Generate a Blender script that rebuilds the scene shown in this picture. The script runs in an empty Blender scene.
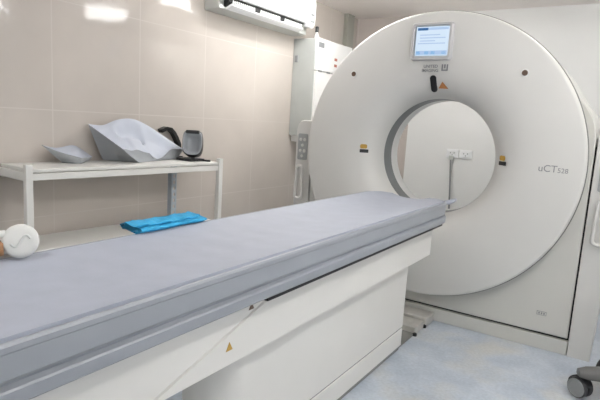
import bpy, bmesh, math, random
from mathutils import Vector, Matrix
random.seed(4)
PI = math.pi
scene = bpy.context.scene
COL = scene.collection
ISO = 1.111                      # height of the bore axis above the floor

# ------------------------------------------------------------------ materials
def lin(c):
    return tuple(((v/255)/12.92 if v/255 <= .04045 else ((v/255+.055)/1.055)**2.4) for v in c)

def mat(name, rgb, rough=.5, metal=0, vary=.04, scale=8, bump=0, bscale=200, emit=None, estr=0, spec=.5):
    m = bpy.data.materials.new(name); m.use_nodes = True
    n, l = m.node_tree.nodes, m.node_tree.links
    b = n['Principled BSDF']
    c = lin(rgb)
    tc = n.new('ShaderNodeTexCoord')
    nz = n.new('ShaderNodeTexNoise'); nz.inputs['Scale'].default_value = scale; nz.inputs['Detail'].default_value = 4
    l.new(tc.outputs['Object'], nz.inputs['Vector'])
    rp = n.new('ShaderNodeValToRGB')
    rp.color_ramp.elements[0].position = .3; rp.color_ramp.elements[1].position = .7
    rp.color_ramp.elements[0].color = tuple(v*(1-vary) for v in c)+(1,)
    rp.color_ramp.elements[1].color = tuple(min(1, v*(1+vary)) for v in c)+(1,)
    l.new(nz.outputs['Fac'], rp.inputs['Fac']); l.new(rp.outputs['Color'], b.inputs['Base Color'])
    b.inputs['Roughness'].default_value = rough; b.inputs['Metallic'].default_value = metal
    b.inputs['Specular IOR Level'].default_value = spec
    if bump:
        n2 = n.new('ShaderNodeTexNoise'); n2.inputs['Scale'].default_value = bscale
        l.new(tc.outputs['Object'], n2.inputs['Vector'])
        bp = n.new('ShaderNodeBump'); bp.inputs['Strength'].default_value = bump; bp.inputs['Distance'].default_value = .002
        l.new(n2.outputs['Fac'], bp.inputs['Height']); l.new(bp.outputs['Normal'], b.inputs['Normal'])
    if emit:
        b.inputs['Emission Color'].default_value = lin(emit)+(1,); b.inputs['Emission Strength'].default_value = estr
    return m

def tile_mat(name, axis, rgb, grout, rough=.12, pitch=.593, off=(-.394, .68)):
    """glazed wall tiles, 60 cm, laid by world position (axis = horizontal axis)"""
    m = bpy.data.materials.new(name); m.use_nodes = True
    n, l = m.node_tree.nodes, m.node_tree.links
    b = n['Principled BSDF']
    g = n.new('ShaderNodeNewGeometry'); s = n.new('ShaderNodeSeparateXYZ')
    l.new(g.outputs['Position'], s.inputs['Vector'])
    def line(sock, o, w):
        a = n.new('ShaderNodeMath'); a.operation = 'SUBTRACT'; a.inputs[1].default_value = o; l.new(sock, a.inputs[0])
        p = n.new('ShaderNodeMath'); p.operation = 'PINGPONG'; p.inputs[1].default_value = pitch/2; l.new(a.outputs[0], p.inputs[0])
        c = n.new('ShaderNodeMath'); c.operation = 'LESS_THAN'; c.inputs[1].default_value = w; l.new(p.outputs[0], c.inputs[0])
        return c.outputs[0]
    h = line(s.outputs[axis], off[0], .0035); v = line(s.outputs['Z'], off[1], .003)
    mx = n.new('ShaderNodeMath'); mx.operation = 'MAXIMUM'; l.new(h, mx.inputs[0]); l.new(v, mx.inputs[1])
    nz = n.new('ShaderNodeTexNoise'); nz.inputs['Scale'].default_value = 2.2; nz.inputs['Detail'].default_value = 5
    l.new(g.outputs['Position'], nz.inputs['Vector'])
    rp = n.new('ShaderNodeValToRGB'); c = lin(rgb)
    rp.color_ramp.elements[0].position = .3; rp.color_ramp.elements[1].position = .7
    rp.color_ramp.elements[0].color = tuple(v*.94 for v in c)+(1,); rp.color_ramp.elements[1].color = tuple(v*1.05 for v in c)+(1,)
    l.new(nz.outputs['Fac'], rp.inputs['Fac'])
    mix = n.new('ShaderNodeMix'); mix.data_type = 'RGBA'
    l.new(mx.outputs[0], mix.inputs['Factor']); l.new(rp.outputs['Color'], mix.inputs['A']); mix.inputs['B'].default_value = lin(grout)+(1,)
    l.new(mix.outputs['Result'], b.inputs['Base Color'])
    b.inputs['Roughness'].default_value = rough
    n2 = n.new('ShaderNodeTexNoise'); n2.inputs['Scale'].default_value = 3.5; l.new(g.outputs['Position'], n2.inputs['Vector'])
    bp = n.new('ShaderNodeBump'); bp.inputs['Strength'].default_value = .25; bp.inputs['Distance'].default_value = .01
    l.new(n2.outputs['Fac'], bp.inputs['Height']); l.new(bp.outputs['Normal'], b.inputs['Normal'])
    return m

def floor_mat():
    m = bpy.data.materials.new('vinyl_floor'); m.use_nodes = True
    n, l = m.node_tree.nodes, m.node_tree.links
    b = n['Principled BSDF']; g = n.new('ShaderNodeNewGeometry')
    def noise(sc, det):
        z = n.new('ShaderNodeTexNoise'); z.inputs['Scale'].default_value = sc; z.inputs['Detail'].default_value = det
        l.new(g.outputs['Position'], z.inputs['Vector']); return z
    def ramp(src, p0, c0, p1, c1):
        r = n.new('ShaderNodeValToRGB'); e = r.color_ramp.elements
        e[0].position = p0; e[1].position = p1; e[0].color = c0; e[1].color = c1
        l.new(src, r.inputs['Fac']); return r
    base = ramp(noise(5, 6).outputs['Fac'], .35, lin((176, 186, 198))+(1,), .68, lin((199, 206, 215))+(1,))
    stain = ramp(noise(2.6, 8).outputs['Fac'], .50, (0, 0, 0, 1), .68, (1, 1, 1, 1))
    fine = ramp(noise(60, 3).outputs['Fac'], .3, (.9, .9, .9, 1), .7, (1.06, 1.06, 1.06, 1))
    m1 = n.new('ShaderNodeMix'); m1.data_type = 'RGBA'
    k = n.new('ShaderNodeMath'); k.operation = 'MULTIPLY'; k.inputs[1].default_value = .6; l.new(stain.outputs['Color'], k.inputs[0])
    l.new(k.outputs[0], m1.inputs['Factor'])
    l.new(base.outputs['Color'], m1.inputs['A']); m1.inputs['B'].default_value = lin((198, 194, 183))+(1,)
    m2 = n.new('ShaderNodeMix'); m2.data_type = 'RGBA'; m2.blend_type = 'MULTIPLY'; m2.inputs['Factor'].default_value = 1
    l.new(m1.outputs['Result'], m2.inputs['A']); l.new(fine.outputs['Color'], m2.inputs['B'])
    v = n.new('ShaderNodeTexVoronoi'); v.inputs['Scale'].default_value = 2.3; l.new(g.outputs['Position'], v.inputs['Vector'])
    sp = ramp(v.outputs['Distance'], .018, (1, 1, 1, 1), .03, (0, 0, 0, 1))
    m3 = n.new('ShaderNodeMix'); m3.data_type = 'RGBA'; l.new(sp.outputs['Color'], m3.inputs['Factor'])
    l.new(m2.outputs['Result'], m3.inputs['A']); m3.inputs['B'].default_value = lin((110, 112, 116))+(1,)
    l.new(m3.outputs['Result'], b.inputs['Base Color']); b.inputs['Roughness'].default_value = .42
    return m

M = dict(
    tile_l=tile_mat('beige_wall_tile', 'Y', (196, 188, 180), (203, 196, 189), rough=.07),
    tile_b=tile_mat('beige_wall_tile_back', 'X', (199, 190, 184), (206, 198, 193), rough=.25),
    white_wall=mat('white_wall_paint', (234, 234, 232), .6, vary=.015, scale=3),
    ceil=mat('ceiling_paint', (246, 239, 235), .7, vary=.02, scale=4),
    floor=floor_mat(),
    cover=mat('gantry_white', (214, 213, 209), .38, vary=.012, scale=5),
    panel=mat('gantry_panel', (206, 205, 199), .4, vary=.012, scale=5),
    tcover=mat('table_cover_white', (219, 217, 212), .4, vary=.012, scale=5),
    dark=mat('dark_gap', (38, 38, 38), .7),
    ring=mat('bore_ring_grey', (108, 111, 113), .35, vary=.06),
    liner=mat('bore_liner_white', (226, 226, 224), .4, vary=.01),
    tshell=mat('tabletop_grey', (144, 148, 154), .36, vary=.03),
    mattress=mat('mattress_vinyl', (167, 172, 184), .5, vary=.035, scale=14, bump=.12, bscale=140),
    bezel=mat('display_bezel', (196, 195, 196), .35, vary=.01),
    screen=mat('screen_glow', (24, 26, 30), .3, emit=(214, 232, 250), estr=.92, vary=.01),
    screen_blue=mat('screen_glow_blue', (24, 26, 30), .3, emit=(120, 178, 226), estr=.9),
    screen_navy=mat('screen_glow_navy', (24, 26, 30), .3, emit=(50, 104, 160), estr=.9),
    screen_pale=mat('screen_glow_pale', (24, 26, 30), .3, emit=(176, 202, 236), estr=.9),
    black=mat('black_plastic', (26, 26, 28), .4),
    grey_print=mat('grey_print', (134, 136, 138), .5),
    yellow=mat('warning_yellow', (186, 148, 62), .5),
    orange=mat('warning_orange', (190, 128, 78), .5),
    brown=mat('laser_brown', (96, 74, 58), .35),
    grey_pad=mat('control_grey', (160, 163, 163), .45),
    btn=mat('button_white', (214, 214, 210), .4),
    steel=mat('floor_plate_steel', (196, 194, 188), .45, metal=.25, vary=.08, scale=20),
    rack=mat('rack_white', (226, 225, 220), .45, vary=.02),
    slot=mat('slotted_angle_blue_grey', (170, 180, 190), .5, vary=.03),
    foam=mat('cushion_grey', (162, 166, 170), .55, vary=.03, scale=12),  # darkened to put shade on the cushion sides; also the holder lining
    foam_top_lit=mat('cushion_top_blue_grey_lit', (188, 194, 206), .5, vary=.03, scale=12),  # lighter tone, light painted on the cushion tops
    cloth=mat('cloth_blue', (44, 158, 205), .75, vary=.14, scale=30, bump=.3, bscale=300),
    acw=mat('ac_white', (240, 241, 242), .35, vary=.005),
    acg=mat('ac_grey_white', (206, 208, 204), .45, vary=.01),
    cabg=mat('cabinet_grey_side', (178, 181, 178), .5, vary=.03),
    cabw=mat('cabinet_white_front', (232, 232, 230), .45, vary=.01),
    red=mat('sticker_red', (176, 110, 92), .5),
    tan=mat('grip_tan', (160, 118, 82), .5),
    pipe=mat('duct_grey', (158, 158, 148), .5, vary=.06),
    stool=mat('stool_grey', (92, 92, 90), .5, vary=.04),
    tyre=mat('tyre_dark', (48, 48, 50), .55),
    hub=mat('caster_hub', (140, 142, 142), .5),
    seat=mat('stool_vinyl', (60, 62, 66), .5),
    lamp=mat('lamp_diffuser', (250, 250, 248), .6, emit=(251, 252, 252), estr=13, vary=.001),
    pane=mat('fill_window_pane', (235, 240, 245), .5, emit=(242, 244, 246), estr=.66, vary=.01),  # glow of the added window, fills the table's right side
    tube_long=mat('lamp_tube_long', (250, 250, 248), .6, emit=(252, 252, 251), estr=55, vary=.001),
    tube=mat('lamp_tube', (250, 250, 248), .6, emit=(252, 252, 251), estr=36, vary=.001),
    strip=mat('plinth_grey', (122, 122, 118), .5),
)

# ------------------------------------------------------------------ helpers
def root_loc(o):
    v = Vector((0, 0, 0))
    while o: v += o.location; o = o.parent
    return v

def obj(name, bm, m, parent=None, smooth=None, loc=None):
    """link bm (given in world coordinates) as ONE mesh object"""
    off = root_loc(parent) if parent else Vector(loc or (0, 0, 0))
    bmesh.ops.recalc_face_normals(bm, faces=bm.faces)
    bmesh.ops.translate(bm, verts=bm.verts, vec=-off)
    me = bpy.data.meshes.new(name); bm.to_mesh(me); bm.free()
    o = bpy.data.objects.new(name, me); COL.objects.link(o)
    ms = m if isinstance(m, (list, tuple)) else [m]
    for q in ms: me.materials.append(q)
    if smooth:
        for p in me.polygons: p.use_smooth = True
        try: me.set_sharp_from_angle(angle=math.radians(smooth))
        except Exception: pass
    if parent: o.parent = parent
    elif loc: o.location = loc
    return o

def thing(name, label, cat, loc, group=None):
    o = bpy.data.objects.new(name, None); COL.objects.link(o)
    o.location = loc; o.empty_display_size = .05
    return tag(o, label, cat, group)

def tag(o, label, cat, group=None):
    o['label'] = label; o['category'] = cat
    if group: o['group'] = group
    return o

def struct(name, bm, m):
    o = obj(name, bm, m); o['kind'] = 'structure'; return o

def B(): return bmesh.new()

def box(bm, x0, x1, y0, y1, z0, z1, bev=0, seg=2, mi=0):
    r = bmesh.ops.create_cube(bm, size=1)
    vs = r['verts']
    for v in vs:
        v.co = Vector(((x0+x1)/2+v.co.x*(x1-x0), (y0+y1)/2+v.co.y*(y1-y0), (z0+z1)/2+v.co.z*(z1-z0)))
    fs = set(f for v in vs for f in v.link_faces)
    if bev:
        es = list({e for v in vs for e in v.link_edges})
        r2 = bmesh.ops.bevel(bm, geom=es, offset=bev, segments=seg, affect='EDGES', profile=.5)
    for f in fs:
        if f.is_valid: f.material_index = mi
    return bm

def rings(bm, rs, closed=True, cap0=False, cap1=False, mi=0):
    """skin between successive rings of points"""
    V = [[bm.verts.new(p) for p in r] for r in rs]
    n = len(rs[0])
    for a, b in zip(V[:-1], V[1:]):
        for i in range(n if closed else n-1):
            j = (i+1) % n
            try: bm.faces.new((a[i], a[j], b[j], b[i])).material_index = mi
            except ValueError: pass
    if cap0: bm.faces.new(V[0]).material_index = mi
    if cap1: bm.faces.new(V[-1]).material_index = mi
    return bm

def lathe(bm, prof, origin, axis, n=64, cap0=False, cap1=False):
    """prof = [(r, h)] turned round axis through origin"""
    a = Vector(axis).normalized(); u = a.orthogonal().normalized(); w = a.cross(u); o = Vector(origin)
    rs = [[o+a*h+(u*math.cos(2*PI*i/n)+w*math.sin(2*PI*i/n))*r for i in range(n)] for r, h in prof]
    return rings(bm, rs, True, cap0, cap1)

def tube(bm, pts, r, n=10):
    pts = [Vector(p) for p in pts]; rs = []
    up = None
    for i, p in enumerate(pts):
        t = (pts[min(i+1, len(pts)-1)]-pts[max(i-1, 0)]).normalized()
        if up is None: up = t.orthogonal().normalized()
        up = (up-t*up.dot(t)).normalized(); w = t.cross(up)
        rr = r[i] if isinstance(r, (list, tuple)) else r
        rs.append([p+(up*math.cos(2*PI*k/n)+w*math.sin(2*PI*k/n))*rr for k in range(n)])
    return rings(bm, rs, True, True, True)

def prism(bm, pts2, o, u, v, d, bev=0):
    """flat outline pts2 in the frame (o,u,v) thickened by d along u x v"""
    o, u, v = Vector(o), Vector(u).normalized(), Vector(v).normalized(); n = u.cross(v).normalized()
    rs = [[o+u*a+v*b+n*h for a, b in pts2] for h in (0, d)]
    return rings(bm, rs, True, True, True)

def rrect(w, h, r, n=5):
    out = []
    for cx, cy, a0 in ((w/2-r, h/2-r, 0), (-w/2+r, h/2-r, 90), (-w/2+r, -h/2+r, 180), (w/2-r, -h/2+r, 270)):
        for k in range(n+1):
            a = math.radians(a0+90*k/n); out.append((cx+r*math.cos(a), cy+r*math.sin(a)))
    return out

def text_mesh(name, s, size, o, u, v, m, parent, bold=0):
    """lettering as a thin raised mesh; o = lower left corner, u/v = writing directions"""
    cu = bpy.data.curves.new(name, 'FONT'); cu.body = s; cu.size = size; cu.extrude = .0006; cu.offset = bold
    tmp = bpy.data.objects.new(name+'_tmp', cu); COL.objects.link(tmp)
    dg = bpy.context.evaluated_depsgraph_get()
    me = bpy.data.meshes.new_from_object(tmp.evaluated_get(dg))
    bpy.data.objects.remove(tmp); bpy.data.curves.remove(cu)
    u, v = Vector(u).normalized(), Vector(v).normalized(); n = u.cross(v)
    bm = B(); bm.from_mesh(me); bpy.data.meshes.remove(me)
    for q in bm.verts:
        c = q.co.copy(); q.co = Vector(o)+u*c.x+v*c.y+n*c.z
    return obj(name, bm, m, parent)

# ------------------------------------------------------------------ the room
XL, XR, YB, YF, ZC = -1.6, 2.35, 1.95, -4.6, 2.43
T = .1
struct('floor', box(B(), XL-T, XR+T, YF-T, YB+T, -.1, 0), M['floor'])
struct('ceiling', box(B(), XL-T, XR+T, YF-T, YB+T, ZC, ZC+.1), M['ceil'])
struct('wall_left', box(B(), XL-T, XL, YF-T, YB+T, 0, ZC), M['tile_l'])
struct('wall_back', box(B(), XL, XR, YB, YB+T, 0, ZC), M['tile_b'])
struct('wall_right', box(B(), XR, XR+T, YF-T, YB+T, 0, ZC), M['white_wall'])
struct('wall_front', box(B(), XL, XR, YF-T, YF, 0, ZC), M['white_wall'])
struct('trim_1', box(B(), -.90, XR, YB-.03, YB, 0, ZC), M['white_wall'])      # white facing on the back wall
struct('baseboard_left', box(B(), XL, XL+.012, YF, YB, 0, .09, .003), M['tile_l'])

# ceiling light panels
for x, y, h, lab in ((.86, .55, .18, 'small square ceiling light panel above the right half of the scanner ring'),
                     (-.66, .42, .25, 'added unseen ceiling fill panel above the left edge of the scanner ring'),  # added panel that brightens the back wall and ceiling
                     (-.2, -3.3, .22, 'square ceiling light panel over the foot of the table, left of the camera')):
    t = thing('ceiling_light', lab, 'light', (x, y, ZC), 'ceiling light panels')
    bm = B(); k = h-.025
    for a, b, c, d in ((-h, h, -h, -k), (-h, h, k, h), (-h, -k, -k, k), (k, h, -k, k)):
        box(bm, x+a, x+b, y+c, y+d, ZC-.012, ZC)
    obj('frame', bm, M['acw'], t)
    obj('diffuser', box(B(), x-k, x+k, y-k, y+k, ZC-.12, ZC, .006), M['lamp'], t)
# fill light: an added, unseen frosted window in the right-hand wall, beside the camera
WY0, WY1, WZ0, WZ1 = -3.3, -1.1, .75, 2.15
struct('fill_window_1', box(B(), XR-.02, XR-.008, WY0, WY1, WZ0, WZ1), M['pane'])
bm = B()
for y0, y1, z0, z1 in ((WY0-.05, WY1+.05, WZ0-.05, WZ0), (WY0-.05, WY1+.05, WZ1, WZ1+.05), (WY0-.05, WY0, WZ0, WZ1), (WY1, WY1+.05, WZ0, WZ1), ((WY0+WY1)/2-.025, (WY0+WY1)/2+.025, WZ0, WZ1)):
    box(bm, XR-.045, XR, y0, y1, z0, z1)
struct('trim_2', bm, M['acw'])  # frame of the added window

for x, y0, y1, m, lab in ((-1.08, -.56, .60, 'tube', 'short slim tube light on the ceiling in front of the air conditioner'),
                          (1.56, -2.55, -.25, 'tube_long', 'long slim tube light on the ceiling above the clear floor right of the table')):
    yc_, hl = (y0+y1)/2, (y1-y0)/2
    tl = thing('tube_light', lab, 'light', (x, yc_, ZC), 'ceiling tube lights')
    obj('housing', box(B(), x-.018, x+.018, y0-.02, y1+.02, ZC-.03, ZC, .004), M['acw'], tl)
    obj('tube', lathe(B(), [(.004, -hl), (.02, -hl+.005), (.02, hl-.005), (.004, hl)], (x, yc_, ZC-.105), (0, 1, 0), 20, True, True), M[m], tl, smooth=40)
    for y in (y0+.01, y1-.01): obj('end_socket', box(B(), x-.015, x+.015, y-.008, y+.008, ZC-.13, ZC-.028, .003), M['acw'], tl)

# ------------------------------------------------------------------ CT gantry
g = thing('ct_gantry', 'large white ring-shaped CT scanner gantry with a round bore', 'CT scanner', (0, .45, 0))
PROF = [(.904, .125), (.905, .055), (.914, .050), (.9155, .022), (.913, .010), (.906, .003), (.894, 0), (.66, 0), (.60, .004), (.55, .013),
        (.50, .030), (.46, .056), (.43, .088), (.408, .125), (.394, .165), (.387, .205)]
def ydish(r):
    p = PROF[6:]
    for (r0, y0), (r1, y1) in zip(p[:-1], p[1:]):
        if r1 <= r <= r0: return y0+(y1-y0)*(r0-r)/(r0-r1)
    return 0
def on_dish(x, z):
    """point and local frame (u right, v up) on the front face"""
    dx, dz = x, z-ISO; r = math.hypot(dx, dz); y = ydish(r)
    e = .012; s = (ydish(r+e)-ydish(r-e))/(2*e)
    n = Vector((s*dx/r, -1, s*dz/r)).normalized()
    u = Vector((1, 0, 0)); u = (u-n*u.dot(n)).normalized(); v = u.cross(-n).normalized()
    if v.z < 0: v = -v
    return Vector((x, y, z)), u, v, n
obj('front_cover', lathe(B(), PROF, (0, 0, ISO), (0, 1, 0), 160), M['cover'], g, smooth=35)

# housing: polar outline, box-shaped below and round above
def rho(a):
    c, s = math.cos(a), math.sin(a)
    if s < .17: return min(.936/max(abs(c), 1e-6), 1.007/max(abs(s), 1e-6))
    k = min(1, max(0, (s-.17)/.32)); k = k*k*(3-2*k)
    return (1-k)*.936/max(abs(c), .8)+k*.914
corner = math.atan2(-1.007, .936)
ANG = sorted([2*PI*i/180-PI for i in range(180)]+[corner, -PI-corner])
def outl(y, f=1.0, r=None):
    return [Vector(((r or rho(a)*f)*math.cos(a), y, ISO+(r or rho(a)*f)*math.sin(a))) for a in ANG]
obj('housing', rings(B(), [outl(.1, r=.6), outl(.1, .992), outl(.106), outl(.76), outl(.80, .97), outl(.80, r=.68), outl(.62, r=.56), outl(.50, r=.44), outl(.462, r=.392)]),
    M['panel'], g, smooth=35)
obj('edge_seal', lathe(B(), [(.912, .028), (.9205, .033), (.9205, .050), (.905, .056)], (0, 0, ISO), (0, 1, 0), 160), M['strip'], g, smooth=40)
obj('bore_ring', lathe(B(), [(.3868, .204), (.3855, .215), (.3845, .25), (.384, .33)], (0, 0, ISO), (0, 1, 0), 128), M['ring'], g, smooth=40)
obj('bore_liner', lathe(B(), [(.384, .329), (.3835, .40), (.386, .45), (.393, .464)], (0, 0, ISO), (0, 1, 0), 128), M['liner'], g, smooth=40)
obj('base', box(B(), -.942, .942, .102, .76, 0, .088, .003), M['panel'], g)
bm = B(); box(bm, -.945, .945, .13, .7, .08, .12)
for s in (-1, 1):
    a, b = sorted((s*.925, s*.955)); box(bm, a, b, .13, .7, .09, 1.25)
obj('seam_gap', bm, M['dark'], g)
# side covers with controls and grip
for s in (-1, 1):
    pts = [(.945, 0), (1.066, 0), (1.078, .5), (1.086, 1.18), (1.084, 1.24), (1.074, 1.275), (1.052, 1.297), (1.02, 1.305), (.945, 1.305)]
    bm = B()
    rs = [[Vector((s*a, y, b if b == 0 else b-(.006 if y in (.1, .72) else 0))) for a, b in [(p[0]*k+(1-k)*1.01, p[1]) for p in pts]] for y, k in ((.1, .96), (.112, 1), (.708, 1), (.72, .96))]
    rings(bm, rs, True, True, True)
    sc = obj('side_cover', bm, M['cover'], g, smooth=40)
    cx = s*1.02
    cp = obj('control_panel', prism(B(), rrect(.085, .2, .012), (cx, .1, 1.10), (1, 0, 0), (0, 0, 1), .006), M['grey_pad'], sc)
    # keys on the panel (first hundred px tall strip)
    for kx, kz in ((-.018, .055), (.018, .055), (0, .012), (-.018, -.03), (.018, -.03), (0, -.07)):
        b2 = lathe(B(), [(.0125, 0), (.0125, .004), (.009, .0065)], (cx+kx, .094, 1.10+kz), (0, -1, 0), 14, False, True)
        k = obj('button', b2, M['btn'], cp); 
    pts3 = []
    hw, zt, zb = .026, .955, .70
    for k in range(9): a = PI*k/8; pts3.append((cx+hw*math.cos(a), .066, zt-hw+hw*math.sin(a)))
    for k in range(9): a = PI+PI*k/8; pts3.append((cx+(hw+.006)*math.cos(a), .066, zb+hw+hw*math.sin(a)))
    pts3.append(pts3[0])
    bm = tube(B(), pts3, .011, 10)
    for zz in (zt-.005, zb+.005): tube(bm, [(cx, .068, zz), (cx, .104, zz)], .009, 8)
    obj('grip_handle', bm, M['cover'], sc, smooth=50)

# display at the top of the ring
cx, cz = -.033, 1.838
bm = B(); bm2 = rrect(.262, .228, .022)
rings(bm, [[Vector((cx+a*k, y, cz+b*k)) for a, b in bm2] for k, y in ((1.03, .002), (1.0, -.022), (.965, -.028), (.86, -.028), (.845, -.022))])
dsp = obj('display', bm, M['bezel'], g, smooth=40)
scx = -.028
scr = obj('screen', prism(B(), rrect(.212, .178, .004), (scx, -.0205, cz), (1, 0, 0), (0, 0, 1), .002), M['screen'], dsp)
def sq(name, x0, x1, z0, z1, m):
    obj(name, box(B(), scx+x0, scx+x1, -.0238, -.0222, cz+z0, cz+z1), M[m], dsp)
sq('screen_title_bar', -.098, -.03, .066, .082, 'screen_navy')
sq('screen_title_strip', -.03, .10, .068, .082, 'screen_pale')
for zz, x0, x1 in ((.038, -.08, .05), (.020, -.08, .085), (.002, -.08, .02), (-.014, -.09, .085)):
    sq('screen_text_row', x0, x1, zz-.003, zz+.003, 'screen_pale')
sq('screen_tool_bar', -.10, .10, -.083, -.058, 'screen_pale')
for xx in (-.085, -.03, .012, .08): sq('screen_icon', xx-.013, xx+.013, -.081, -.062, 'screen_blue')
# maker's lettering under the display
U, V = (1, 0, 0), (0, 0, 1)
text_mesh('maker_lettering', 'UNITED', .026, (-.075, -.0012, 1.678), U, V, M['grey_print'], g, .0006)
text_mesh('maker_lettering', 'IMAGING', .026, (-.085, -.0012, 1.652), U, V, M['grey_print'], g, .0006)
bm = B()
for a, b, c, d in ((-.02, -.012, -.02, .02), (.012, .02, -.02, .02), (-.012, .012, -.02, -.012), (-.004, .004, -.004, .02)):
    box(bm, .063+a, .063+b, -.0016, .0004, 1.678+c, 1.678+d)
obj('maker_emblem', bm, M['grey_print'], g)
text_mesh('model_lettering', 'uCT', .056, (.67, -.0012, 1.092), U, V, M['grey_print'], g)
text_mesh('model_lettering', '528', .038, (.772, -.0012, 1.092), U, V, M['grey_print'], g)
# slot camera, lasers and warning stickers on the dish
def decal(name, pts, x, z, m, d=.0015, lift=.0003):
    p, u, v, n = on_dish(x, z)
    return obj(name, prism(B(), [(-a, b) for a, b in pts], p+n*lift, -u, v, d), M[m], g)
decal('camera_slot', rrect(.04, .118, .0195, 6), -.014, 1.583, 'black', .006, .004)
decal('warning_triangle', [(-.03, -.018), (.034, -.018), (.002, .034)], .044, 1.57, 'orange', .002, .003)
for s, x in ((-1, -.472), (1, .462)):
    decal('laser_label', rrect(.05, .03, .012), x-.004, 1.145, 'yellow', .002, .002)
    decal('laser_slot', rrect(.062, .024, .004), x, 1.113, 'black', .003, .003)
for x, z in ((-.571, 1.638), (.536, 1.646)):
    b2 = lathe(B(), [(.024, 0), (.024, .003), (.019, .004)], (x, 0, z), (0, -1, 0), 24, False, True)
    lr = obj('laser_window', b2, M['liner'], g)
    obj('laser_lens', lathe(B(), [(.0165, .003), (.0165, .006), (.012, .008)], (x, 0, z), (0, -1, 0), 20, False, True), M['brown'], lr)
bm = B(); lx, lz = .755, .214
box(bm, lx, lx+.054, .0985, .1005, lz+.022, lz+.0245); box(bm, lx, lx+.054, .0985, .1005, lz, lz+.0025)
box(bm, lx, lx+.0025, .0985, .1005, lz, lz+.0245); box(bm, lx+.0515, lx+.054, .0985, .1005, lz, lz+.0245)
for k in range(3): box(bm, lx+.009+k*.014, lx+.017+k*.014, .0985, .1005, lz+.006, lz+.018)
obj('service_label', bm, M['grey_print'], g)

# ------------------------------------------------------------------ patient table
t = thing('patient_table', 'long patient table with grey padded top leading to the scanner bore', 'table', (0, -1.5, 0))
YE, YN, RC = -.208, -3.02, .14
def wf(y, hw=.258):
    """half-width factor: rounded far corners"""
    d = y-(YE-RC)
    if d <= 0: return 1.0
    d = min(d, RC*.999)
    return (hw-RC+math.sqrt(RC*RC-d*d))/hw
ys = [YN, YN+.02]+[YN+.1+k*(YE-RC-YN-.1)/24 for k in range(25)]+[YE-RC+RC*math.sin(PI/2*k/10) for k in range(1, 11)]
half = [(.212, .85), (.234, .862), (.2395, .868), (.2425, .868), (.246, .878), (.252, .8835), (.258, .8825), (.2615, .877), (.2615, .866), (.259, .862), (.2595, .815),
        (.256, .809), (.250, .806), (.250, .801), (.263, .797), (.266, .793), (.264, .766), (.258, .760), (.20, .756), (.15, .745)]
def shell_ring(y):
    k = wf(y); e = max(0, (y-(YE-.10))/.10)**1.5
    r = [(x*k, (z-e*.008 if z > .85 else z if z > .80 else z+e*.045)) for x, z in half]
    return [Vector((x, y, z)) for x, z in r]+[Vector((-x, y, z)) for x, z in reversed(r)]
obj('table_top', rings(B(), [shell_ring(y) for y in ys], True, True, True), M['tshell'], t, smooth=28)
def pad_z(x):
    u = abs(x)/.238
    return .866+.0195*u*u
def pad_ring(y):
    k = wf(min(y+.012, YE-.0005)); xs = [-.238+.476*i/24 for i in range(25)]
    endf = min(1, (-.214-y)/.03) if y > -.244 else 1
    wr = .0012*math.sin(y*37)*math.sin(y*11+1)
    top = [Vector((x*k, y, pad_z(x)-(1-max(0, endf))*.006+wr*(1-abs(x)/.238))) for x in xs]
    bot = [Vector((x*k, y, .858)) for x in reversed(xs)]
    side0 = [Vector((.2405*k, y, .872))]; side1 = [Vector((-.2405*k, y, .872))]
    return top+side0+bot+side1
ysp = [y for y in ys if y < -.222]+[-.222, -.214]
ysp = sorted(set(ysp))
ysp2 = []
for a, b in zip(ysp[:-1], ysp[1:]):
    ysp2 += [a+(b-a)*k/4 for k in range(4)]
ysp2.append(ysp[-1])
obj('mattress', rings(B(), [pad_ring(y) for y in ysp2], True, True, True), M['mattress'], t, smooth=40)
bm = B(); tube(bm, [(.215, -.285, .868), (.244, -.23, .872), (.252, -.17, .876), (.252, -.13, .878)], [.012, .014, .013, .009], 10)
obj('release_lever', bm, M['mattress'], t, smooth=50)
# carriage cover, pedestal, plinth
def seam_cover(y0, y1): pass
ZU0, ZU1 = .563, .752
YU = -.342
def zq(y): return .58+(y+2.407)*(.735-.58)/(.437)*0+0
# the side skin is split by an oblique joint running from (-2.46,.563) up to (-1.87,.752)
ja, jb = (-2.462, ZU0), (-1.85, ZU1)
def slab(poly):
    bm = B()
    rs = [[Vector((x, y, z)) for y, z in poly] for x in (-.2, .2)]
    rings(bm, rs, True, True, True)
    es = [e for e in bm.edges if abs(e.verts[0].co.x-e.verts[1].co.x) < 1e-6]
    bmesh.ops.bevel(bm, geom=es, offset=.0025, segments=2, affect='EDGES')
    return bm
gp = .004
obj('carriage_cover', slab([(ja[0]+gp, ZU0), (YU, ZU0), (YU, ZU1), (jb[0]+gp, ZU1)]), M['tcover'], t, smooth=30)
obj('carriage_cover', slab([(YN+.05, ZU0), (ja[0]-gp, ZU0), (jb[0]-gp, ZU1), (YN+.05, ZU1)]), M['tcover'], t, smooth=30)
obj('carriage_core', box(B(), -.192, .192, YN+.08, YU-.02, ZU0+.004, .76), M['strip'], t)
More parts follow.
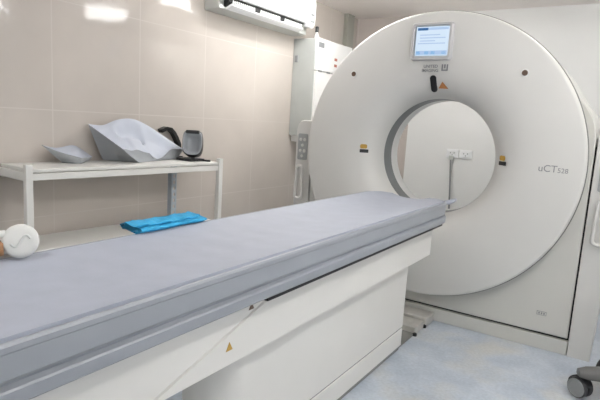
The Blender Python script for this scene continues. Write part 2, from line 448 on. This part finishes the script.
# pedestal, with a raked near end
def ped(z0, z1, yn, yf, w, d, m, name, bev=.006):
    """straight sides, round near end reaching d beyond yn"""
    plan = [(w, yf), (w, yn)]+[(w*math.cos(PI*k/20), yn-d*math.sin(PI*k/20)) for k in range(1, 20)]+[(-w, yn), (-w, yf)]
    def ring_(z, i): return [Vector((x*(1-i/w), y+(i if y < -1 else -i), z)) for x, y in plan]
    bm = rings(B(), [ring_(z0, bev), ring_(z0+bev, 0), ring_(z1-bev, 0), ring_(z1, bev)], True, True, True)
    return obj(name, bm, m, t, smooth=30)
ped(.134, .60, -1.95, -.478, .123, .115, M['tcover'], 'pedestal')
ped(.024, .130, -1.95, -.480, .124, .116, M['tcover'], 'plinth', .003)
ped(0, .026, -1.94, -.495, .118, .11, M['strip'], 'plinth_strip', .002)
obj('seam', box(B(), -.118, .118, -1.96, -.49, .126, .138), M['strip'], t)
obj('under_strip', box(B(), -.255, .255, -2.02, -.345, .7475, .757, .001), M['black'], t)  # thin black strip along the lower edge of the table top
# stickers on the carriage side
def tri(y, z, s, m, name):
    obj(name, prism(B(), [(-s, -s*.8), (s, -s*.8), (0, s)], (.2005, y, z), (0, 1, 0), (0, 0, 1), .001), M[m], t)
tri(-2.128, .623, .015, 'yellow', 'warning_triangle')
tri(-2.03, .722, .013, 'brown', 'warning_triangle')

# ------------------------------------------------------------------ floor cover between table and gantry
f = thing('floor_cable_cover', 'low stepped metal cover on the floor joining table pedestal and scanner', 'cable cover', (0, -.2, 0))
obj('cover_plate', box(B(), -.11, .112, -.498, -.225, 0, .012, .002), M['strip'], f)
obj('cover_block', box(B(), -.115, .118, -.225, -.068, 0, .048, .006), M['steel'], f)
obj('cover_block', box(B(), -.13, .13, -.055, .098, 0, .062, .008), M['steel'], f)
obj('hinge_strip', box(B(), -.11, .112, -.072, -.052, 0, .04, .002), M['strip'], f)
for y, z in ((-.062, 0), (-.235, 0)):
    obj('foot_knob', lathe(B(), [(.014, 0), (.014, .014), (.009, .018)], (.119, y, z), (0, 0, 1), 16, True, True), M['black'], f)

# ------------------------------------------------------------------ storage rack
XF, XBk, Y0, Y1, ZS = -1.235, -1.545, -1.905, -.628, .990
r = thing('storage_rack', 'white metal storage rack against the tiled left wall', 'rack', ((XF+XBk)/2, -1.2965, 0))
obj('top_shelf', box(B(), XBk, XF, Y0+.02, Y1-.01, ZS-.017, ZS, .003), M['rack'], r)
obj('lower_shelf', box(B(), XBk, XF, Y0+.02, Y1-.01, .56, .585, .004), M['rack'], r)
for z in (.934, .51): obj('front_beam', box(B(), XF-.022, XF+.004, Y0+.02, Y1-.02, z, z+.034, .003), M['rack'], r)
for z in (.92, .51): obj('back_beam', box(B(), XBk-.01, XBk+.012, Y0+.02, Y1-.02, z, z+.042, .003), M['rack'], r)
for y in (Y0+.012, Y1-.012):
    obj('side_beam', box(B(), XBk+.01, XF-.01, y-.012, y+.012, .93, .972, .003), M['rack'], r)
for y, s in ((Y0, 1), (Y1, -1)):
    bm = B(); a, b = sorted((y-s*.008, y+s*.026))
    box(bm, XF-.018, XF+.014, a, b, 0, 1.014, .003)
    obj('leg', bm, M['rack'], r)
for y, s in ((Y0-.05, 1), (Y1-.18, -1)):                     # slotted angle legs at the back
    bm = B(); w = .042
    z = 0
    box(bm, XBk-.012, XBk+.028, y-.002, y+.002, 0, .962)
    for dy in (0, w-.012): box(bm, XBk+.024, XBk+.028, y+dy, y+dy+.012, 0, .962)
    while z < .95:
        box(bm, XBk+.024, XBk+.028, y+.012, y+w-.012, z, z+.02); z += .042
    obj('leg', bm, M['slot'], r)

r.rotation_euler.z = math.radians(-3.7)

# ------------------------------------------------------------------ cushions on the rack
def wedge(name, label, front, back, bottom_f, bottom_b, scoops, nu=36, nv=18, thick=None):
    """top surface between the front and back curves with hollows; walls down to the bottom edge"""
    def samp(c, s):
        # Catmull-like smooth sampling of control points
        n = len(c)-1; x = s*n; i = min(int(x), n-1); f_ = x-i
        p0, p1, p2, p3 = [Vector(c[max(0, min(n, i+k))]) for k in (-1, 0, 1, 2)]
        return .5*((2*p1)+(p2-p0)*f_+(2*p0-5*p1+4*p2-p3)*f_*f_+(3*p1-p0-3*p2+p3)*f_**3)
    lo = Vector(front[0])
    th = thing(name, label, 'cushion', (sum(p[0] for p in bottom_f+bottom_b)/(2*len(bottom_f)), sum(p[1] for p in bottom_f+bottom_b)/(2*len(bottom_f)), bottom_f[0][2]))
    rows = []
    for j in range(nv+1):
        v = j/nv
        row = []
        for i in range(nu+1):
            u = i/nu
            p = samp(front, u).lerp(samp(back, u), v)
            for su, sv, ru, rv, d in scoops:
                q = ((u-su)/ru)**2+((v-sv)/rv)**2
                if q < 1:
                    e_ = min(1, (1-q)/.72); p.z -= d*e_*e_*(3-2*e_)
            row.append(p)
        rows.append(row)
    bm = B(); rings(bm, rows, False)
    obj('top_face_lit', bm, M['foam_top_lit'], th, smooth=45)
    # walls: perimeter ring -> bottom ring
    per = rows[0]+[rows[j][-1] for j in range(1, nv+1)]+list(reversed(rows[-1][:-1]))+[rows[j][0] for j in range(nv-1, 0, -1)]
    bot = [samp(bottom_f, i/nu) for i in range(nu+1)]
    bb = [samp(bottom_b, i/nu) for i in range(nu+1)]
    bot += [bot[nu].lerp(bb[nu], j/nv) for j in range(1, nv+1)]+list(reversed(bb[:-1]))+[bot[0].lerp(bb[0], j/nv) for j in range(nv-1, 0, -1)]
    mid = [a.lerp(b, .45)+Vector((0, 0, -.004)) for a, b in zip(per, bot)]
    bm = B(); rings(bm, [per, mid, bot], True, False, False)
    bm.faces.new(list(reversed([v for v in bm.verts][-len(bot):])))
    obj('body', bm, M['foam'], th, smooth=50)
    return th
wedge('headrest_cushion', 'big sculpted grey headrest cushion in the middle of the rack top',
      front=[(-1.31, -1.337, 1.076), (-1.335, -1.22, 1.070), (-1.365, -1.10, 1.046), (-1.41, -.93, 1.062), (-1.46, -.725, 1.055)],
      back=[(-1.545, -1.40, 1.206), (-1.55, -1.30, 1.200), (-1.555, -1.19, 1.236), (-1.55, -1.076, 1.244), (-1.54, -.96, 1.203), (-1.51, -.82, 1.122), (-1.475, -.735, 1.066)],
      bottom_f=[(-1.335, -1.20, .992), (-1.39, -1.05, .991), (-1.43, -.90, .991), (-1.46, -.78, .992)],
      bottom_b=[(-1.55, -1.295, .992), (-1.55, -1.14, .991), (-1.53, -.95, .991), (-1.49, -.80, .992)],
      scoops=[(.40, .68, .18, .30, .075), (.66, .36, .22, .56, .055), (.16, .40, .15, .5, .016)], nu=48, nv=24)
wedge('headrest_cushion', 'small flat grey headrest cushion at the left end of the rack top',
      front=[(-1.49, -1.705, 1.088), (-1.46, -1.655, 1.062), (-1.43, -1.61, 1.045), (-1.40, -1.565, 1.031), (-1.39, -1.545, 1.024)],
      back=[(-1.515, -1.70, 1.088), (-1.535, -1.60, 1.070), (-1.555, -1.50, 1.085), (-1.56, -1.43, 1.056), (-1.545, -1.37, 1.013)],
      bottom_f=[(-1.48, -1.60, .992), (-1.45, -1.575, .991), (-1.42, -1.55, .991), (-1.41, -1.535, .992)],
      bottom_b=[(-1.53, -1.56, .992), (-1.54, -1.50, .991), (-1.545, -1.44, .991), (-1.54, -1.40, .992)],
      scoops=[(.45, .6, .3, .5, .008)], nu=24, nv=12)

# cup-shaped head holder: black shell, grey padded hollow facing the table
hb = Vector((-1.345, -.755, .996))
hh = thing('head_holder', 'black head holder with grey lining at the right end of the rack top', 'head holder', hb)
HR = Matrix.Rotation(math.radians(38), 4, 'Z') @ Matrix.Rotation(math.radians(-16), 4, 'X')
def cup(w, h, z0, d, n=28):
    """rounded-bottom outline, w wide and h tall, at depth d"""
    out = []
    for k in range(n):
        a_ = 2*PI*k/n; ca_, sa_ = math.cos(a_), math.sin(a_)
        ex = .62 if sa_ < 0 else .32
        x_ = w/2*(abs(ca_)**ex)*(1 if ca_ > 0 else -1)
        z_ = h/2*(abs(sa_)**(.8 if sa_ < 0 else .42))*(1 if sa_ > 0 else -1)
        x_ *= .92+.08*(1 if z_ < 0 else 1-z_/h)
        out.append(hb+(HR @ Vector((x_, d, z0+h/2+z_+.022))))
    return out
obj('shell', rings(B(), [cup(.130, .165, 0, -.045), cup(.136, .17, -.003, -.03), cup(.128, .16, .003, .05), cup(.09, .12, .02, .064)], True, False, True), M['black'], hh, smooth=40)
obj('lining', rings(B(), [cup(.130, .160, 0, -.046), cup(.122, .150, .004, -.052), cup(.104, .128, .016, -.046), cup(.09, .112, .024, .0), cup(.06, .08, .04, .012)], True, False, True), M['foam'], hh, smooth=50)
bm = B(); box(bm, -.045, .045, -.062, -.02, .166, .188, .006)
for v in bm.verts: v.co = hb+(HR @ v.co)
obj('top_rim', bm, M['black'], hh)
obj('base_foot', box(B(), -1.415, -1.275, -.835, -.71, .991, 1.007, .004), M['black'], hh)
obj('strap', tube(B(), [(-1.29, -.73, .997), (-1.27, -.72, .996), (-1.25, -.71, .995), (-1.232, -.70, .995)], [.008, .007, .007, .009], 8), M['black'], hh)
# second, dark holder leaning on the wall behind the cushion
th = thing('head_holder', 'all-black curved head holder half hidden behind the big headrest cushion', 'head holder', (-1.575, -.70, .991))
bm = B(); rs = []
pth = [(-.83, 1.172), (-.785, 1.190), (-.745, 1.185), (-.715, 1.16), (-.69, 1.125), (-.665, 1.08), (-.66, 1.03), (-.70, .999)]
for i, (y, z) in enumerate(pth):
    a = pth[max(0, i-1)]; b = pth[min(len(pth)-1, i+1)]; d = Vector((b[0]-a[0], b[1]-a[1])).normalized(); n_ = Vector((-d.y, d.x))*.012
    rs.append([Vector((-1.556, y-n_.x, z-n_.y)), Vector((-1.556, y+n_.x, z+n_.y)), Vector((-1.596, y+n_.x, z+n_.y)), Vector((-1.596, y-n_.x, z-n_.y))])
rings(bm, rs, True, True, True)
obj('shell', bm, M['black'], th, smooth=40)
obj('base_foot', box(B(), -1.596, -1.52, -.75, -.67, .991, 1.003, .003), M['black'], th)

# ------------------------------------------------------------------ folded blue cloth on the table edge
def cloth_section(y, v):
    """a sheet folded to and fro: closed outline of the folded ribbon at y"""
    w, th_, gap, nl = .048, .0052, .0115, 3
    cen = []
    for k in range(nl):
        sgn = 1 if k % 2 == 0 else -1
        sh = .003*math.sin(7*v+2*k)+(.006 if k == 1 else 0)
        for i in range(9):
            u = -1+2*i/8
            x = sgn*u*(w-.004*k)+sh
            z = .8905+k*gap*(.72+.28*math.cos(u*1.3))+.0012*math.sin(21*v+4*u+k)*k+.0006*math.sin(60*v+3*k)*k
            cen.append(Vector((x, z)))
        if k < nl-1:
            x = sgn*(w+.006)+sh; cen.append(Vector((x, .8905+(k+.5)*gap)))
    up, dn = [], []
    for i, p in enumerate(cen):
        d = (cen[min(i+1, len(cen)-1)]-cen[max(i-1, 0)]).normalized(); n_ = Vector((-d.y, d.x))*th_*.5
        up.append(p+n_); dn.append(p-n_)
    q = up+list(reversed(dn))
    return [Vector((-.284+p.x+.003*math.sin(5*v), y+.012*math.sin(p.x*40+p.y*300)*(1 if v < .1 or v > .9 else 0), max(p.y, .8865))) for p in q]
bm = rings(B(), [cloth_section(-2.105+.315*k/36, k/36) for k in range(37)], True, True, True)
cl = obj('folded_cloth', bm, M['cloth'], None, smooth=60, loc=(-.284, -1.95, .8865))
tag(cl, 'bright blue folded cloth lying on the far edge of the table', 'cloth')

# ------------------------------------------------------------------ white round device at the left edge
dv = thing('round_gauge', 'white round-headed device with tan grip on the table edge, far left', 'medical device', (-.225, -2.515, .886))
ax = Vector((1.3, -.72, .33)).normalized()
c0 = Vector((-.222, -2.509, .932))
obj('head', lathe(B(), [(.034, -.018), (.043, -.012), (.0455, 0), (.0445, .008), (.039, .0135), (.030, .0150)], c0, ax, 40, True, True), M['btn'], dv, smooth=40)
uu = Vector((.48, .877, 0)); uu = (uu-ax*uu.dot(ax)).normalized(); vv = ax.cross(uu).normalized()
if vv.z < 0: vv = -vv
sw = []
for k in range(25):
    s = -1+2*k/24
    sw.append(c0+ax*.0152+uu*(.024*s)+vv*(.012*math.sin(s*PI)+.006*s))
obj('swirl_ridge', tube(B(), sw, .0030, 8), M['acg'], dv, smooth=60)
d_ = -uu
p0 = c0+d_*.036+vv*.018
bm = tube(B(), [p0, p0+d_*.03, p0+d_*.07+vv*.004, p0+d_*.13+vv*.006], [.013, .011, .011, .012], 12)
obj('neck', bm, M['btn'], dv, smooth=50)
p1 = c0+d_*.040-vv*.018
obj('grip', tube(B(), [p1, p1+d_*.01, p1+d_*.09, p1+d_*.12], [.018, .022, .023, .018], 14), M['tan'], dv, smooth=50)

# ------------------------------------------------------------------ air conditioner
a = thing('air_conditioner', 'white split air conditioner high on the beige tiled wall', 'air conditioner', (XL, .15, 2.04))
AY0, AY1 = -.42, .72
def ext(poly, y0, y1, bev=0):
    bm = B(); rings(bm, [[Vector((x, y, z)) for x, z in poly] for y in (y0, y1)], True, True, True)
    if bev: bmesh.ops.bevel(bm, geom=list(bm.edges), offset=bev, segments=2, affect='EDGES')
    return bm
obj('body', ext([(XL, 2.045), (-1.455, 2.052), (-1.47, 2.11), (-1.40, 2.135), (-1.40, 2.35), (XL, 2.35)], AY0, AY1, .004), M['acg'], a, smooth=30)
obj('front_panel', ext([(-1.40, 2.128), (-1.378, 2.132), (-1.368, 2.15), (-1.366, 2.31), (-1.376, 2.345), (-1.40, 2.356)], AY0-.004, .60, .004), M['acw'], a, smooth=40)
ec = obj('end_cap', ext([(-1.41, 2.10), (-1.382, 2.11), (-1.370, 2.15), (-1.368, 2.31), (-1.378, 2.343), (-1.41, 2.354)], .604, AY1+.004, .006), M['acw'], a, smooth=40)
for z in (2.20, 2.145): obj('marking', box(B(), -1.372, -1.3665, .645, .70, z, z+.018), M['grey_print'], ec)
obj('louver', ext([(-1.455, 2.050), (-1.405, 2.070), (-1.397, 2.080), (-1.401, 2.085), (-1.452, 2.064)], AY0+.06, .585, .003), M['acw'], a, smooth=40)
obj('vent_slot', ext([(-1.458, 2.068), (-1.415, 2.10), (-1.41, 2.131), (-1.46, 2.12)], AY0+.05, .598), M['dark'], a)
for k in range(3):
    y0 = AY0+.09+k*.325
    bm = B()
    for q in range(12): box(bm, -1.425, -1.409, y0+q*.022, y0+q*.022+.014, 2.083, 2.117, .002)
    obj('vane_row', bm, M['acg'], a)

# ------------------------------------------------------------------ electrical cabinet, duct, outlets
c = thing('electrical_cabinet', 'grey and white wall-mounted electrical cabinet left of the scanner', 'cabinet', (XL, 1.07, 1.16))
obj('body', box(B(), XL+.001, -1.365, .74, 1.40, 1.16, 2.03, .006), M['cabg'], c)
obj('front_panel', box(B(), -1.365, -1.345, .745, 1.397, 1.755, 2.035, .003), M['cabw'], c)
obj('front_panel', box(B(), -1.365, -1.345, .745, 1.397, 1.165, 1.745, .003), M['cabw'], c)
obj('nameplate', box(B(), -1.346, -1.343, .765, .86, 1.955, 2.0), M['grey_print'], c)['label'] = 'dark grey nameplate'
for z, s in ((1.87, .035), (1.815, .035)):
    obj('sticker', box(B(), -1.346, -1.343, 1.06, 1.06+s*1.4, z, z+s*.7), M['red'], c)
for k in range(4): obj('latch', box(B(), -1.346, -1.336, .78+k*.15, .83+k*.15, 1.742, 1.756, .002), M['grey_print'], c)
gl = obj('cable_gland', lathe(B(), [(.02, 0), (.02, .03), (.012, .034), (.012, .06)], (-1.39, .79, 2.03), (0, 0, 1), 16, True, True), M['cabw'], c)
obj('gland_nut', lathe(B(), [(.016, .055), (.016, .10), (.01, .105)], (-1.39, .79, 2.03), (0, 0, 1), 12, True, True), M['black'], gl)
obj('side_lock', box(B(), -1.60+.03, -1.60+.06, .728, .742, 1.82, 1.88, .003), M['grey_print'], c)
obj('bracket', box(B(), XL+.001, -1.47, .78, .82, 1.10, 1.165, .004), M['cabw'], c)

d = obj('wall_duct', box(B(), XL, XL+.05, 1.645, 1.79, 0, ZC, .006), M['pipe'], None, loc=(XL, 1.72, 0))
tag(d, 'grey vertical cable duct in the corner behind the electrical cabinet', 'duct')
for x, lab in ((-.4, 'white socket plate on the white wall, the one with the hanging cable'), (-.268, 'white socket plate on the white wall, right of the cable')):
    w = thing('socket_plate', lab, 'socket', (x, YB-.03, 1.063), 'sockets seen through the bore')
    obj('plate', box(B(), x-.06, x+.06, YB-.045, YB-.03, 1.02, 1.106, .003), M['acw'], w)
    obj('insert', box(B(), x-.044, x+.044, YB-.049, YB-.043, 1.034, 1.092, .002), M['acw'], w)
    bm = B()
    for dx, dz in ((-.018, .008), (.018, .008), (0, -.012)): box(bm, x+dx-.004, x+dx+.004, YB-.0505, YB-.0485, 1.063+dz-.007, 1.063+dz+.007)
    obj('socket_holes', bm, M['grey_pad'], w)
yc = YB-.062
bm = B(); tube(bm, [(-.408, yc+.008, 1.03), (-.406, yc, 1.0), (-.398, yc, .9), (-.383, yc, .7), (-.365, yc, .4), (-.35, yc, .12), (-.34, yc-.02, .012), (-.24, yc-.03, .012)], .0085, 8)
cb = obj('power_cable', bm, M['grey_print'], None, smooth=60, loc=(-.404, yc, 0))
tag(cb, 'grey cable hanging from a wall socket, seen through the bore', 'cable')
obj('plug', box(B(), -.425, -.383, YB-.075, YB-.048, 1.0, 1.045, .006), M['acg'], cb)

# ------------------------------------------------------------------ rolling stool at the lower right edge
SC = Vector((1.345, -.295, 0))
s = thing('rolling_stool', 'dark grey rolling stool base with casters beside the scanner, lower right', 'stool', SC)
obj('hub', lathe(B(), [(.03, .118), (.058, .12), (.058, .182), (.034, .196)], SC, (0, 0, 1), 24, True, True), M['stool'], s, smooth=40)
obj('column', lathe(B(), [(.026, .19), (.026, .27), (.016, .275), (.016, .44)], SC, (0, 0, 1), 20, True, True), M['stool'], s, smooth=40)
obj('seat', lathe(B(), [(.02, .43), (.17, .435), (.185, .45), (.186, .48), (.17, .497), (.1, .503)], SC, (0, 0, 1), 40, True, True), M['seat'], s, smooth=40)
for k in range(5):
    an = math.radians(200.5+72*k); e = Vector((math.cos(an), math.sin(an), 0)); q = Vector((-e.y, e.x, 0))
    bm = B(); rs = []
    for dist, hw, zt, zb in ((.03, .050, .186, .122), (.12, .048, .180, .120), (.22, .045, .170, .118), (.29, .041, .160, .116), (.33, .026, .148, .118)):
        p = SC+e*dist
        rs.append([p+q*(hw*a)+Vector((0, 0, zb+(zt-zb)*b)) for a, b in ((-1, 0), (1, 0), (1, .62), (.7, .93), (.3, 1), (-.3, 1), (-.7, .93), (-1, .62))])
    rings(bm, rs, True, True, True)
    arm = obj('arm', bm, M['stool'], s, smooth=40)
    # twin wheel caster
    p = SC+e*.30; ca = math.radians(238) if k == 0 else an+.9*k
    wa = Vector((math.cos(ca), math.sin(ca), 0)); fw = Vector((-wa.y, wa.x, 0))
    off = p-fw*.014
    bm = B()
    for sd in (-1, 1):
        lathe(bm, [(.006, .006*sd), (.048, .006*sd), (.052, .011*sd), (.052, .028*sd), (.047, .033*sd)], off+Vector((0, 0, .0525)), wa, 32)
    ca_o = obj('caster', bm, M['tyre'], s, smooth=40)
    for sd in (-1, 1):
        obj('wheel_hub', lathe(B(), [(.048, .032*sd), (.040, .034*sd), (.037, .030*sd), (.010, .032*sd)], off+Vector((0, 0, .0525)), wa, 28, False, True), M['hub'], ca_o, smooth=30)
    bm = B(); tube(bm, [p+Vector((0, 0, .082)), p+Vector((0, 0, .122))], .009, 10)
    rs = []
    for i in range(9):
        a_ = math.radians(20+140*i/8); rr = .056
        cc = off+Vector((0, 0, .0525))+fw*(math.cos(a_)*rr)+Vector((0, 0, math.sin(a_)*rr))
        rs.append([cc-wa*.022, cc+wa*.022, cc+wa*.022+Vector((0, 0, .005)), cc-wa*.022+Vector((0, 0, .005))])
    rings(bm, rs, True, True, True)
    obj('caster_hood', bm, M['black'], ca_o, smooth=40)

# ------------------------------------------------------------------ light, world, camera
w = bpy.data.worlds.new('room'); scene.world = w; w.use_nodes = True
w.node_tree.nodes['Background'].inputs['Color'].default_value = (.8, .85, .9, 1)
w.node_tree.nodes['Background'].inputs['Strength'].default_value = .3

cam = bpy.data.cameras.new('camera'); co = bpy.data.objects.new('camera', cam); COL.objects.link(co)
cam.sensor_width = 36; cam.lens = 510.416/600*36; cam.clip_start = .02
rx, up = Vector((.83409311, .5483896, .05964498)), Vector((-.13354178, .09583064, .98639905))
fwd = Vector((-.53521516, .83071375, -.1531646))
mtx = Matrix((rx, up, -fwd)).transposed().to_4x4(); mtx.translation = Vector((1.12710542, -3.22816734, 1.29639293))
co.matrix_world = mtx
scene.camera = co
vs = scene.view_settings
vs.view_transform = 'Standard'; vs.look = 'None'; vs.gamma = 1; vs.use_curve_mapping = False
vs.exposure = .07
scene.cycles.max_bounces = 10; scene.cycles.diffuse_bounces = 6
